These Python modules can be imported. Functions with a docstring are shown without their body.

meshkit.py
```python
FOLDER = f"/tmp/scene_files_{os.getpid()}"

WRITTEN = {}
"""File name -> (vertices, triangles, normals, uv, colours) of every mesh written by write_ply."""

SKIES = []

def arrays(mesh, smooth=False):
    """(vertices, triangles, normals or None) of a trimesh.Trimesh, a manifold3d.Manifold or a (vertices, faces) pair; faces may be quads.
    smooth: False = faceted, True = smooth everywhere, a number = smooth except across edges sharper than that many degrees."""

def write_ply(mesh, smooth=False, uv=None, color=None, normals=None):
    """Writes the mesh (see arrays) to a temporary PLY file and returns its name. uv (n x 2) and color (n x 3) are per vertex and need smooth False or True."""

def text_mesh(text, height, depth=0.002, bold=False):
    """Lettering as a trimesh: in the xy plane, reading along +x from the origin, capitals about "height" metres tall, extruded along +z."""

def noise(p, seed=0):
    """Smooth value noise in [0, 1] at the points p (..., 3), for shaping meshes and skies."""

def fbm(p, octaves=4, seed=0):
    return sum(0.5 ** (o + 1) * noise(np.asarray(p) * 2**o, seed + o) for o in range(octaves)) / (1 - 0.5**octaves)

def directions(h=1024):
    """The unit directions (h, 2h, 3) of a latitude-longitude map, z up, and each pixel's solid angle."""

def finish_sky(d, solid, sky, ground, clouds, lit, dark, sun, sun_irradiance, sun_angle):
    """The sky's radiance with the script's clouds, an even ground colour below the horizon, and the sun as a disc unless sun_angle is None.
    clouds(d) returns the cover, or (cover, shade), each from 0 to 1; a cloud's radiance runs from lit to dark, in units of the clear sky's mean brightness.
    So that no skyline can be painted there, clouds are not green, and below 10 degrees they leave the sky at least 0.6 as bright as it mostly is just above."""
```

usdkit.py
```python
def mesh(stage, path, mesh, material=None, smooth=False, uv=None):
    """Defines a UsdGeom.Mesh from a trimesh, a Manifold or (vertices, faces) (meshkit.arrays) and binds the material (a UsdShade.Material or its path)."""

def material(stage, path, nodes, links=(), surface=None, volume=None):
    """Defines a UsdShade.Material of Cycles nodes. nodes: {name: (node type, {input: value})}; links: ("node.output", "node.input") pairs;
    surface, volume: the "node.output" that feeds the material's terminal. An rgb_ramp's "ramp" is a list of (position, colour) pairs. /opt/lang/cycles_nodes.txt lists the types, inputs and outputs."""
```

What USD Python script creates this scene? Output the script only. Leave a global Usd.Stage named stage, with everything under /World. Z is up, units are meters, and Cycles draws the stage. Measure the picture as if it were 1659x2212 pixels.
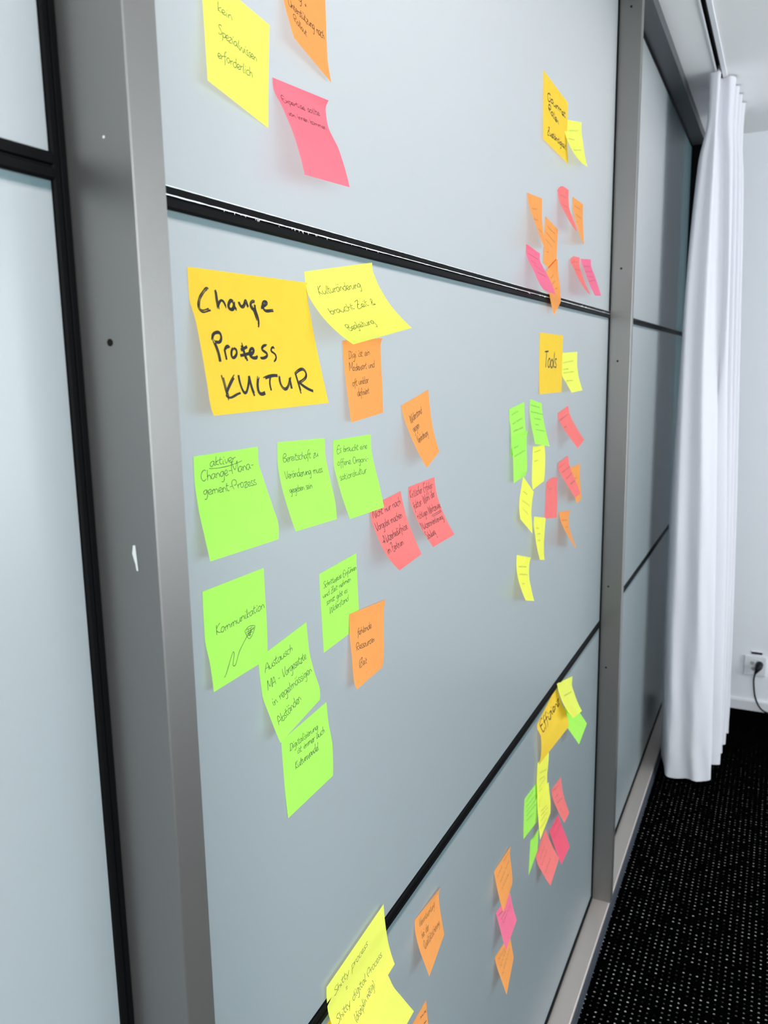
# Frosted-glass partition covered with sticky notes in a meeting room, daylight from windows opposite.
import json, math, random
import numpy as np
from scipy.interpolate import PchipInterpolator, CubicSpline
import usdkit
from pxr import Usd, UsdGeom, UsdLux, UsdShade, Gf, Sdf

stage = Usd.Stage.CreateInMemory()
UsdGeom.SetStageUpAxis(stage, 'Z'); UsdGeom.SetStageMetersPerUnit(stage, 1.0)
UsdGeom.Xform.Define(stage, '/World'); UsdGeom.Scope.Define(stage, '/World/Looks')
random.seed(11); rng = np.random.default_rng(11)

# ---------------------------------------------------------------- camera
# x = out of the glass wall into the room, y = along the wall, z = up; metres. The glass front is x = 0.
CAM = (0.364, 0.0, 1.39)
RIGHT = (0.9000147, 0.4355611, -0.0161272); DOWN = (0.0611781, -0.1628759, -0.9847480); FWD = (-0.4315447, 0.8853011, -0.1732375)
cam = UsdGeom.Camera.Define(stage, '/World/camera')
cam.AddTransformOp().Set(Gf.Matrix4d(*RIGHT, 0, *[-c for c in DOWN], 0, *[-c for c in FWD], 0, *CAM, 1))
cam.CreateHorizontalApertureAttr(24.0); cam.CreateVerticalApertureAttr(24.0 * 2212 / 1659)
cam.CreateFocalLengthAttr(24.0 * 1765 / 1659)
cam.CreateFStopAttr(10.0); cam.CreateFocusDistanceAttr(0.80)
cam.CreateClippingRangeAttr((0.02, 200.0))
cam.CreateExposureAttr(0.0)

# ---------------------------------------------------------------- light: overcast daylight through the windows opposite the glass wall
XR, YF, YN, ZC = 3.0, 3.46, -2.80, 2.217        # right wall, far wall, near wall, ceiling
WINDOWS = [(-2.3, -0.6), (-0.3, 1.4), (1.7, 3.3)]  # y ranges of the window openings
WZ0, WZ1 = 0.60, 2.12
SKY_COL, SKY_POWER = (0.93, 0.97, 1.0), 9.3
for i, (y0, y1) in enumerate(WINDOWS):
    w = UsdLux.RectLight.Define(stage, '/World/daylight' + ('_%03d' % i if i else ''))
    w.CreateWidthAttr(y1 - y0); w.CreateHeightAttr(WZ1 - WZ0)
    # local -Z is the emitting side: point it to -x
    w.AddTransformOp().Set(Gf.Matrix4d(0, 1, 0, 0, 0, 0, 1, 0, 1, 0, 0, 0, XR + 0.22, (y0 + y1) / 2, (WZ0 + WZ1) / 2, 1))
    w.CreateIntensityAttr(SKY_POWER); w.CreateColorAttr(Gf.Vec3f(*SKY_COL)); w.CreateNormalizeAttr(False)

FILL_WINDOW, NZ0 = (0.7, 2.7), 1.25                          # x range of an added window behind the camera, for fill light
w = UsdLux.RectLight.Define(stage, '/World/daylight_003')
w.CreateWidthAttr(FILL_WINDOW[1] - FILL_WINDOW[0]); w.CreateHeightAttr(WZ1 - NZ0)
w.AddTransformOp().Set(Gf.Matrix4d(-1, 0, 0, 0, 0, 0, 1, 0, 0, -1, 0, 0, sum(FILL_WINDOW) / 2, YN - 0.22, (NZ0 + WZ1) / 2, 1))
w.CreateIntensityAttr(SKY_POWER * 2.1); w.CreateColorAttr(Gf.Vec3f(*SKY_COL))  # added fill: brightens end wall, curtain and near sides of the posts
LAMP_COL, LAMP_POWER = (1.0, 0.945, 0.955), (50.0, 22.5, 14.0)     # lamps of the corridor behind the frosted glass

# ---------------------------------------------------------------- helpers
taken = {}
def numbered(path):
    k = taken.get(path, -1) + 1; taken[path] = k
    return path if k == 0 else '%s_%03d' % (path, k)
def keys(prim, **kw):
    for k, v in kw.items():
        if v: prim.SetCustomDataByKey(k, v)
    return prim
def thing(name, label, category, loc=(0, 0, 0), group=None, kind=None):
    x = UsdGeom.Xform.Define(stage, numbered('/World/' + name))
    x.AddTranslateOp().Set(Gf.Vec3d(*map(float, loc)))
    x.loc = np.array(loc, float)
    p = x.GetPrim(); keys(p, label=label, category=category, group=group, kind=kind)
    p_loc[str(p.GetPath())] = np.array(loc, float)
    return p
p_loc = {}
def obj(name, mesh, mat, parent=None, smooth=False, label=None, kind=None, world=True):
    """One Mesh prim; vertices given in world coordinates."""
    base = str(parent.GetPath()) if parent else '/World'
    v, f = mesh
    off = np.zeros(3); q = base
    while q.count('/') >= 2:
        off = off + p_loc.get(q, 0); q = q.rsplit('/', 1)[0]
    m = usdkit.mesh(stage, numbered(base + '/' + name), (np.asarray(v, float) - off, f), MAT[mat], smooth=smooth)
    p = m.GetPrim(); p_loc[str(p.GetPath())] = np.zeros(3)
    keys(p, label=label, kind=kind)
    return p
def join(*ms):
    V, F, n = [], [], 0
    for v, f in ms:
        v = np.asarray(v, float); f = np.asarray(f, int)
        if f.shape[1] == 4: f = np.vstack([f[:, [0, 1, 2]], f[:, [0, 2, 3]]])
        V.append(v); F.append(f + n); n += len(v)
    return np.vstack(V), np.vstack(F)
def box(x0, x1, y0, y1, z0, z1, b=0.0):
    """Box, with chamfered edges when b > 0 (24 corners, hull)."""
    if b <= 0:
        v = np.array([(x, y, z) for x in (x0, x1) for y in (y0, y1) for z in (z0, z1)], float)
        f = np.array([(0, 1, 3, 2), (4, 6, 7, 5), (0, 4, 5, 1), (2, 3, 7, 6), (0, 2, 6, 4), (1, 5, 7, 3)])
        return v, np.vstack([f[:, [0, 1, 2]], f[:, [0, 2, 3]]])
    import trimesh
    p = []
    for sx, x in ((1, x0), (-1, x1)):
        for sy, y in ((1, y0), (-1, y1)):
            for sz, z in ((1, z0), (-1, z1)):
                p += [(x + sx * b, y + sy * b, z), (x + sx * b, y, z + sz * b), (x, y + sy * b, z + sz * b)]
    h = trimesh.convex.convex_hull(np.array(p))
    return np.array(h.vertices), np.array(h.faces)
def extrude(profile, axis, a0, a1):
    """Closed 2-D polygon (counter-clockwise convex or not, few points) swept along an axis: 'y' takes (x, z), 'z' takes (x, y)."""
    import shapely.geometry as sg, trimesh
    m = trimesh.creation.extrude_polygon(sg.Polygon(profile), a1 - a0)
    v = np.array(m.vertices); f = np.array(m.faces)
    if axis == 'y': v = np.stack([v[:, 0], v[:, 2] + a0, v[:, 1]], 1); f = f[:, ::-1]
    else: v = np.stack([v[:, 0], v[:, 1], v[:, 2] + a0], 1)
    return v, f
def disc(c, nrm, r, h, n=16, dome_=0.0):
    """A low round button standing on a plane."""
    nrm = np.asarray(nrm, float); a = np.cross(nrm, (0, 0, 1.0) if abs(nrm[2]) < .9 else (1.0, 0, 0)); a /= np.linalg.norm(a); b = np.cross(nrm, a)
    ring = lambda R, d: [np.asarray(c) + R * (math.cos(t) * a + math.sin(t) * b) + d * nrm for t in np.arange(n) * 2 * math.pi / n]
    v = ring(r, 0) + ring(r, h * .7) + ring(r * .8, h) + [np.asarray(c) + nrm * (h + dome_)]
    f = []
    for k in range(2):
        for i in range(n):
            j = (i + 1) % n; f += [(k * n + i, k * n + j, (k + 1) * n + j), (k * n + i, (k + 1) * n + j, (k + 1) * n + i)]
    f += [(2 * n + i, 2 * n + (i + 1) % n, 3 * n) for i in range(n)]
    return np.array(v), np.array(f)
def tube(pts, r, n=10):
    pts = np.asarray(pts, float); t = np.gradient(pts, axis=0); t /= np.linalg.norm(t, axis=1)[:, None]
    r = np.broadcast_to(r, len(pts)); a = np.cross(t[0], (0.3, 0.2, 0.9)); V = []
    for i in range(len(pts)):
        a = a - (a @ t[i]) * t[i]; a /= np.linalg.norm(a); b = np.cross(t[i], a)
        V += [pts[i] + r[i] * (math.cos(q) * a + math.sin(q) * b) for q in np.arange(n) * 2 * math.pi / n]
    f = [(i * n + k, i * n + (k + 1) % n, (i + 1) * n + (k + 1) % n, (i + 1) * n + k) for i in range(len(pts) - 1) for k in range(n)]
    f = np.array(f); f = np.vstack([f[:, [0, 1, 2]], f[:, [0, 2, 3]]])
    V += [pts[0], pts[-1]]; m = len(V)
    caps = [(m - 2, (k + 1) % n, k) for k in range(n)] + [(m - 1, (len(pts) - 1) * n + k, (len(pts) - 1) * n + (k + 1) % n) for k in range(n)]
    return np.array(V), np.vstack([f, caps])

# ---------------------------------------------------------------- materials
MAT = {}
def mat(name, base, rough=0.5, metal=0.0, spec=0.5, bump=None, grain=None, **kw):
    """Principled; grain=(scale, amount) varies the colour slightly, bump=(scale, strength) gives fine relief."""
    nodes = {'p': ('principled_bsdf', dict(base_color=base, roughness=rough, metallic=metal, specular_ior_level=spec, **kw)), 'g': ('geometry', {})}
    links = []
    if grain:
        nodes['n'] = ('noise_texture', dict(scale=grain[0], detail=4.0)); links += [('g.position', 'n.vector')]
        lo = [c * (1 - grain[1]) for c in base]; hi = [min(1, c * (1 + grain[1])) for c in base]
        nodes['r'] = ('rgb_ramp', {'ramp': [(0.3, lo), (0.7, hi)]}); links += [('n.fac', 'r.fac'), ('r.color', 'p.base_color')]
    if bump:
        nodes['bn'] = ('noise_texture', dict(scale=bump[0], detail=3.0)); nodes['b'] = ('bump', dict(strength=bump[1], distance=0.002))
        links += [('g.position', 'bn.vector'), ('bn.fac', 'b.height'), ('b.normal', 'p.normal')]
    MAT[name] = usdkit.material(stage, '/World/Looks/' + name, nodes, links, surface='p.BSDF')
MAT['satin_glass'] = usdkit.material(stage, '/World/Looks/satin_glass',      # frosted, lets light through without showing what is behind
    {'p': ('principled_bsdf', dict(base_color=(0.112, 0.208, 0.232), roughness=0.29, ior=1.6, specular_ior_level=0.6)), 't': ('translucent_bsdf', dict(color=(0.84, 0.85, 0.86))), 'm': ('mix_closure', dict(fac=0.38))},
    [('p.BSDF', 'm.closure1'), ('t.BSDF', 'm.closure2')], surface='m.closure')
mat('anodized', (0.255, 0.247, 0.238), 0.38, metal=0.8, bump=(900, 0.04))
mat('shaded_head_metal', (0.10, 0.105, 0.115), 0.45, metal=0.5)  # darker than the posts: shade under the top rail put into its colour
mat('edge_strip', (0.05, 0.058, 0.075), 0.7, spec=0.2)
mat('carpet_pile', (0.0012, 0.0012, 0.0014), 1.0, spec=0.0)
mat('sill_aluminium', (0.74, 0.65, 0.60), 0.36, metal=0.6, bump=(900, 0.04))
mat('rubber', (0.0025, 0.0025, 0.003), 0.55, spec=0.08)
mat('screw_dark', (0.012, 0.010, 0.008), 0.6, spec=0.1)
mat('residue', (0.80, 0.81, 0.80), 0.7, spec=0.2)
mat('scuff_white', (0.75, 0.76, 0.74), 0.7, spec=0.2)
mat('wall_paint', (0.90, 0.905, 0.94), 0.8, spec=0.2, bump=(120, 0.06))
mat('corridor_paint', (0.35, 0.35, 0.36), 0.8, spec=0.2)
mat('ceiling_paint', (0.94, 0.925, 0.925), 0.85, spec=0.2, bump=(150, 0.05))
mat('white_enamel', (0.82, 0.82, 0.85), 0.45)
mat('white_plastic', (0.84, 0.84, 0.86), 0.35)
mat('grey_recess', (0.50, 0.50, 0.50), 0.5)
mat('black_plastic', (0.006, 0.006, 0.008), 0.4, spec=0.3)
mat('rail_dark', (0.02, 0.018, 0.015), 0.6)
mat('ink', (0.016, 0.020, 0.022), 0.6, spec=0.2)
mat('pencil', (0.050, 0.055, 0.050), 0.6, spec=0.2)
mat('faint', (0.13, 0.14, 0.11), 0.7, spec=0.1)
mat('marker', (0.008, 0.008, 0.010), 0.45, spec=0.3)
mat('back_dark', (0.05, 0.05, 0.05), 0.9)
PAPER = {'lemon': (0.93, 0.97, 0.155), 'yellow': (0.95, 0.95, 0.12), 'gold': (0.97, 0.645, 0.06), 'green': (0.44, 0.93, 0.135),
         'orange': (0.97, 0.385, 0.11), 'pink': (0.97, 0.21, 0.27), 'coral': (0.97, 0.225, 0.215), 'hotpink': (0.97, 0.20, 0.33), 'rose': (0.95, 0.13, 0.21)}
for k, c in PAPER.items():
    nodes = {'g': ('geometry', {}), 'n': ('noise_texture', dict(scale=1500.0, detail=3.0)), 'b': ('bump', dict(strength=0.08, distance=0.0005)),
             'n2': ('noise_texture', dict(scale=60.0, detail=3.0)), 'r': ('rgb_ramp', {'ramp': [(0.3, [x * 0.965 for x in c]), (0.7, c)]}),
             'd': ('principled_bsdf', dict(roughness=0.85, specular_ior_level=0.15)), 't': ('translucent_bsdf', {}), 'm': ('mix_closure', dict(fac=0.36))}
    MAT['paper_' + k] = usdkit.material(stage, '/World/Looks/paper_' + k, nodes,
        [('g.position', 'n.vector'), ('n.fac', 'b.height'), ('b.normal', 'd.normal'), ('g.position', 'n2.vector'), ('n2.fac', 'r.fac'), ('r.color', 'd.base_color'),
         ('r.color', 't.color'), ('d.BSDF', 'm.closure1'), ('t.BSDF', 'm.closure2')], surface='m.closure')
# curtain cloth: white weave, slightly translucent
MAT['curtain_cloth'] = usdkit.material(stage, '/World/Looks/curtain_cloth',
    {'g': ('geometry', {}), 'n': ('noise_texture', dict(scale=700.0, detail=2.0)), 'b': ('bump', dict(strength=0.08, distance=0.001)),
     'd': ('principled_bsdf', dict(base_color=(0.84, 0.825, 0.875), roughness=0.75, specular_ior_level=0.25, sheen_weight=0.15)), 't': ('translucent_bsdf', dict(color=(0.78, 0.78, 0.82))), 'm': ('mix_closure', dict(fac=0.16))},
    [('g.position', 'n.vector'), ('n.fac', 'b.height'), ('b.normal', 'd.normal'), ('d.BSDF', 'm.closure1'), ('t.BSDF', 'm.closure2')], surface='m.closure')
# carpet: black loop pile with a square grid of pale dots woven in (pitch 14.5 mm)
PITCH = 0.01455
MAT['carpet'] = usdkit.material(stage, '/World/Looks/carpet',
    {'g': ('geometry', {}), 'mp': ('mapping', dict(location=(-0.0917 / PITCH + 0.5, -1.571 / PITCH + 0.5, 0), scale=(1 / PITCH, 1 / PITCH, 1))),
     'nw': ('noise_texture', dict(scale=300.0, detail=2.0)), 'nj': ('mix', dict(mix_type='linear_light', fac=0.10)),
     's': ('separate_xyz', {}), 'fx': ('math', dict(math_type='fraction')), 'fy': ('math', dict(math_type='fraction')),
     'dx': ('math', dict(math_type='subtract', value2=0.5)), 'dy': ('math', dict(math_type='subtract', value2=0.5)),
     'c': ('combine_xyz', dict(z=0.0)), 'len': ('vector_math', dict(math_type='length')), 'in': ('map_range', dict(range_type='smoothstep', from_min=0.10, from_max=0.17, to_min=1.0, to_max=0.0, clamp=True)),
     'flx': ('math', dict(math_type='floor')), 'fly': ('math', dict(math_type='floor')), 'cf': ('combine_xyz', dict(z=0.0)), 'wn': ('white_noise_texture', {}),
     'wr': ('math', dict(math_type='power', value2=1.6)), 'mul': ('math', dict(math_type='multiply')),
     'col': ('mix', dict(mix_type='mix', color1=(0.0010, 0.0010, 0.0012), color2=(0.85, 0.83, 0.80))),
     'pn': ('noise_texture', dict(scale=900.0, detail=3.0)), 'b': ('bump', dict(strength=0.9, distance=0.003)),
     'p': ('principled_bsdf', dict(roughness=1.0, specular_ior_level=0.0))},
    [('g.position', 'mp.vector'), ('g.position', 'nw.vector'), ('mp.vector', 'nj.color1'), ('nw.color', 'nj.color2'), ('nj.color', 's.vector'),
     ('s.x', 'fx.value1'), ('s.y', 'fy.value1'), ('fx.value', 'dx.value1'), ('fy.value', 'dy.value1'), ('dx.value', 'c.x'), ('dy.value', 'c.y'), ('c.vector', 'len.vector1'), ('len.value', 'in.value'),
     ('s.x', 'flx.value1'), ('s.y', 'fly.value1'), ('flx.value', 'cf.x'), ('fly.value', 'cf.y'), ('cf.vector', 'wn.vector'), ('wn.value', 'wr.value1'), ('wr.value', 'mul.value1'), ('in.result', 'mul.value2'),
     ('mul.value', 'col.fac'), ('col.color', 'p.base_color'), ('g.position', 'pn.vector'), ('pn.fac', 'b.height'), ('b.normal', 'p.normal')], surface='p.BSDF')
MAT['window_glass'] = usdkit.material(stage, '/World/Looks/window_glass', {'t': ('transparent_bsdf', dict(color=(0.96, 0.98, 0.98))), 'gl': ('glossy_bsdf', dict(roughness=0.0)), 'f': ('fresnel', dict(IOR=1.45)), 'm': ('mix_closure', {})},
    [('f.fac', 'm.fac'), ('t.BSDF', 'm.closure1'), ('gl.BSDF', 'm.closure2')], surface='m.closure')

# ---------------------------------------------------------------- the room shell
def struct(name, mesh, m, **kw):
    p = obj(name, mesh, m, **kw); keys(p, kind='structure'); return p
fl = struct('floor', box(-0.02, XR + 0.1, YN, YF, -0.05, 0.0), 'carpet', label='black carpet with a grid of small pale dots')
ribs, y = [], 1.571 - math.floor((1.571 - YN - .02) / PITCH) * PITCH
prof = np.array([(-.0024, 0), (-.0020, .0019), (-.0008, .0030), (.0008, .0030), (.0020, .0019), (.0024, 0)])
while y < YF - .02:                               # low loops of pile in front of every row of dots
    c = y - .0056; n = len(prof)
    v = np.array([(x, c + p, h) for x in (.0445, 1.6 if y < 0 else XR) for p, h in prof]); f = [(k, k + 1, n + k + 1, n + k) for k in range(n - 1)]
    ribs.append((v, np.array(f))); y += PITCH
obj('carpet_pile', join(*ribs), 'carpet_pile', fl, smooth=True, kind='stuff')
SLOT0, SLOT1 = 0.1335, 0.1475                    # the groove that takes the curtain rail
struct('ceiling', join(box(-0.15, SLOT0, YN - .1, YF + .1, ZC, ZC + .08), box(SLOT1, XR + .3, YN - .1, YF + .1, ZC, ZC + .08), box(SLOT0, SLOT1, YN - .1, YF + .1, ZC + .03, ZC + .08)), 'ceiling_paint', label='plain white ceiling')
struct('wall_far', box(-0.15, XR + .3, YF, YF + .1, -0.05, ZC), 'wall_paint', label='white end wall with the socket')
n0, n1 = FILL_WINDOW
struct('wall_near', join(box(-.06, n0, YN - .2, YN, -0.05, ZC), box(n1, XR + .3, YN - .2, YN, -0.05, ZC), box(n0, n1, YN - .2, YN, -.05, NZ0), box(n0, n1, YN - .2, YN, WZ1, ZC)), 'wall_paint')
w = thing('window_4', None, None, ((n0 + n1) / 2, YN - .1, NZ0), kind='structure'); m = (n0 + n1) / 2  # added window around the fill light
obj('window_frame', join(box(n0, n0 + .05, YN - .13, YN - .07, NZ0, WZ1), box(n1 - .05, n1, YN - .13, YN - .07, NZ0, WZ1), box(n0, n1, YN - .13, YN - .07, NZ0, NZ0 + .05), box(n0, n1, YN - .13, YN - .07, WZ1 - .05, WZ1), box(m - .03, m + .03, YN - .13, YN - .07, NZ0, WZ1)), 'white_enamel', w)
obj('window_pane', box(n0 + .05, n1 - .05, YN - .103, YN - .097, NZ0 + .05, WZ1 - .05), 'window_glass', w)
parts = [box(XR, XR + .2, YN, YF, -0.05, WZ0), box(XR, XR + .2, YN, YF, WZ1, ZC)]
edges = [YN] + [e for w in WINDOWS for e in w] + [YF]
for a, b in zip(edges[::2], edges[1::2]): parts.append(box(XR, XR + .2, a, b, WZ0, WZ1))
struct('wall_right', join(*parts), 'wall_paint')
for i, (a, b) in enumerate(WINDOWS):
    w = thing('window_%d' % (i + 1), None, None, (XR + .1, (a + b) / 2, WZ0), kind='structure')
    m = (a + b) / 2
    obj('window_frame', join(box(XR + .07, XR + .13, a, a + .05, WZ0, WZ1), box(XR + .07, XR + .13, b - .05, b, WZ0, WZ1), box(XR + .07, XR + .13, a, b, WZ0, WZ0 + .05), box(XR + .07, XR + .13, a, b, WZ1 - .05, WZ1), box(XR + .07, XR + .13, m - .03, m + .03, WZ0, WZ1)), 'white_enamel', w)
    obj('window_pane', box(XR + .097, XR + .103, a + .05, b - .05, WZ0 + .05, WZ1 - .05), 'window_glass', w)
    obj('window_sill', box(XR - .12, XR + .07, a - .04, b + .04, WZ0 - .03, WZ0, .004), 'white_enamel', w)
struct('baseboard_far', extrude([(YF - .012, 0), (YF, 0), (YF, .043), (YF - .008, .043), (YF - .012, .038)], 'z', 0.06, XR)[0:0] or (lambda m: m)(
    (lambda v, f: (np.stack([v[:, 2], v[:, 0], v[:, 1]], 1), f))(*extrude([(YF - .012, 0), (YF, 0), (YF, .043), (YF - .008, .043), (YF - .012, .038)], 'z', 0.06, XR))), 'white_enamel', label='low white skirting board')
struct('baseboard_right', box(XR - .012, XR, YN, YF - .012, 0, .043, .002), 'white_enamel')

# the corridor behind the frosted glass: its lamps make the glass glow towards the top
YC = 2.69                                         # unseen end block added here to keep backlight off the far glass
struct('wall_corridor', join(box(-1.9, -1.8, YN, YC, 0, 2.6), box(-1.9, -.03, YC, YF + .1, 0, 2.6), box(-1.9, -.06, YN - .1, YN, 0, 2.6), box(-1.9, -.05, YN, YC, 2.27, 2.37)), 'corridor_paint')
struct('floor_corridor', box(-1.9, -.02, YN, YC, -.05, 0), 'back_dark')
for k, ly in enumerate((-1.1, .42, 1.94)):
    q = UsdLux.RectLight.Define(stage, '/World/corridor_lamp' + ('_%03d' % k if k else '')); q.CreateWidthAttr(.26); q.CreateHeightAttr(1.38)
    q.AddTranslateOp().Set(Gf.Vec3d(-.55, ly, 2.25)); q.CreateIntensityAttr(LAMP_POWER[k]); q.CreateColorAttr(Gf.Vec3f(*LAMP_COL))

# ---------------------------------------------------------------- the frosted glass partition (left wall)
PART = thing('wall_left', 'frosted glass partition with grey metal posts and black seals', None, (0, 0, 0), kind='structure')
PD = 0.048                                        # how far posts stand out
SILL, HEAD = 0.045, 2.190
POSTS = [(-1.217, -1.191), (0.353, 0.379), (1.923, 1.949), (3.420, YF)]
ROWS = [0.045, (0.7725, 0.7875), (1.4930, 1.5075), 2.190]
obj('bottom_rail', extrude([(-.05, 0), (.0445, 0), (.0445, SILL - .0018), (.0427, SILL), (-.05, SILL)], 'y', YN, YF), 'sill_aluminium', PART, label='low metal rail along the foot of the partition')
obj('top_rail', extrude([(-.05, HEAD), (PD - .0012, HEAD), (PD, HEAD + .0012), (PD, ZC), (-.05, ZC)], 'y', YN, YF), 'shaded_head_metal', PART)
obj('edge_strip', box(.0445, .0478, YN, YF - .02, 0, .036, .001), 'edge_strip', PART, label='dark strip along the front of the bottom rail')
posts = []
for y0, y1 in POSTS:
    b = .0007
    posts.append(obj('post', extrude([(-.06, y0), (PD - b, y0), (PD, y0 + b), (PD, y1 - b), (PD - b, y1), (-.06, y1)], 'z', SILL, HEAD), 'rubber' if y1 == YF else 'anodized', PART))
G = .0105                                         # width of the seals beside the posts
def hseal(y0, y1, z0, z1):
    c = (z0 + z1) / 2; o = .0028
    return extrude([(-.004, z0), (o - .0012, z0), (o, z0 + .0012), (o, c - .0012), (o - .002, c - .0004), (o - .002, c + .0004), (o, c + .0012), (o, z1 - .0012), (o - .0012, z1), (-.004, z1)], 'y', y0, y1)
def vseal(y0, y1, z0, z1):
    c = (y0 + y1) / 2; o = .0022
    return extrude([(-.022, y0), (o - .001, y0), (o, y0 + .001), (o, c - .001), (o - .0018, c), (o, c + .001), (o, y1 - .001), (o - .001, y1), (-.022, y1)], 'z', z0, z1)
def pane(y0, y1, z0, z1, c=.0006):
    # the satin front sheet with chamfered edges, set 4 mm deep into its seals
    r = lambda x, d: [(x, y0 + d, z0 + d), (x, y1 - d, z0 + d), (x, y1 - d, z1 - d), (x, y0 + d, z1 - d)]
    v = r(0, c) + r(-c, 0) + r(-.004, 0); f = [(0, 1, 2, 3)] + [(4 * k + i, 4 * (k + 1) + i, 4 * (k + 1) + (i + 1) % 4, 4 * k + (i + 1) % 4) for k in range(2) for i in range(4)]
    f = np.array(f); return np.array(v), np.vstack([f[:, [0, 1, 2]], f[:, [0, 2, 3]]])
bays = [(YN, POSTS[0][0])] + [(a[1], b[0]) for a, b in zip(POSTS, POSTS[1:])]
seals = []
for bi, (a, b) in enumerate(bays):
    zs = [SILL + .012] + [z for r in ROWS[1:3] for z in r] + [HEAD - .010]
    for z0, z1 in zip(zs[::2], zs[1::2]):
        obj('glass_panel', pane(a + G, b - G, z0, z1), 'satin_glass', PART)
    obj('seal', vseal(a, a + G, SILL, HEAD), 'rubber', PART); obj('seal', vseal(b - G, b, SILL, HEAD), 'rubber', PART)
    for z0, z1 in [(SILL, SILL + .012)] + ROWS[1:3] + [(HEAD - .010, HEAD)]:
        seals.append(obj('seal', hseal(a + G, b - G, z0, z1), 'rubber', PART))
        if bi == 2 and z0 == ROWS[2][0]:
            # pale dried cleaning residue along the seal: two thin lines, the lower one with short runs
            y0, y1, t = a + G, b - G, []
            for zc, h, amp in ((1.5068, .00030, 0.00006), (1.5014, .00042, .00022)):
                ys = np.linspace(y0, y1, 260); hh = h * (0.75 + 0.5 * rng.random(260)); k = np.clip((y1 - ys) / .5 + .45, .45, 1)
                v = []; f = []
                for i, y in enumerate(ys):
                    d = amp * rng.random(); v += [(.0030, y, zc + hh[i] * k[i] - d), (.0030, y, zc - hh[i] * k[i] - d)]
                    if i: f.append((2 * i - 2, 2 * i - 1, 2 * i + 1, 2 * i))
                t.append((np.array(v), np.array(f)))
            for k in range(46):
                y = rng.choice([0.50, .53, .55, .575, .60, .64, .68, .72]) + rng.normal() * .012; l = .0008 + .0022 * rng.random() ** 2
                t.append((np.array([(.0031, y - .0007, 1.5013), (.0031, y + .0007, 1.5013), (.0031, y + .0001, 1.5013 - l)]), np.array([(0, 2, 1)])))
            for k in range(30):
                y = rng.uniform(1.1, 1.85); s = .0004 + .0008 * rng.random(); z = 1.5012 + rng.normal() * .0006
                t.append((np.array([(.0031, y - s * 2, z - s), (.0031, y + s * 2, z - s), (.0031, y + s * 2, z + s), (.0031, y - s * 2, z + s)]), np.array([(0, 3, 2, 1)])))
            obj('residue', join(*t), 'residue', seals[-1], label='pale dried residue along the seal')
# screws and scratches on the posts
post_l, post_r = posts[1], posts[2]
obj('screw_hole', disc((.0234, .353, 1.4066), (0, -1, 0), .0021, .0003), 'screw_dark', post_l)
obj('paint_fleck', disc((.0294, .353, 1.5138), (0, -1, 0), .0008, .0002, 8), 'scuff_white', post_l)
v = np.array([(.0298, .3527, 1.2912), (.0316, .3527, 1.2915), (.0326, .3527, 1.2760), (.0312, .3527, 1.2764), (.0308, .3527, 1.2800), (.0288, .3527, 1.2862)])
obj('scratch', (v, np.array([(0, 1, 5), (1, 4, 5), (1, 2, 4), (2, 3, 4)])), 'scuff_white', post_l)
for x, z in ((.0254, 2.1316), (.0222, 1.5996), (.0208, 1.3975), (.0165, .8704), (.0172, .6682)):
    obj('screw', disc((x, 1.923, z), (0, -1, 0), .0024, .0006, 12), 'screw_dark', post_r)

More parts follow.
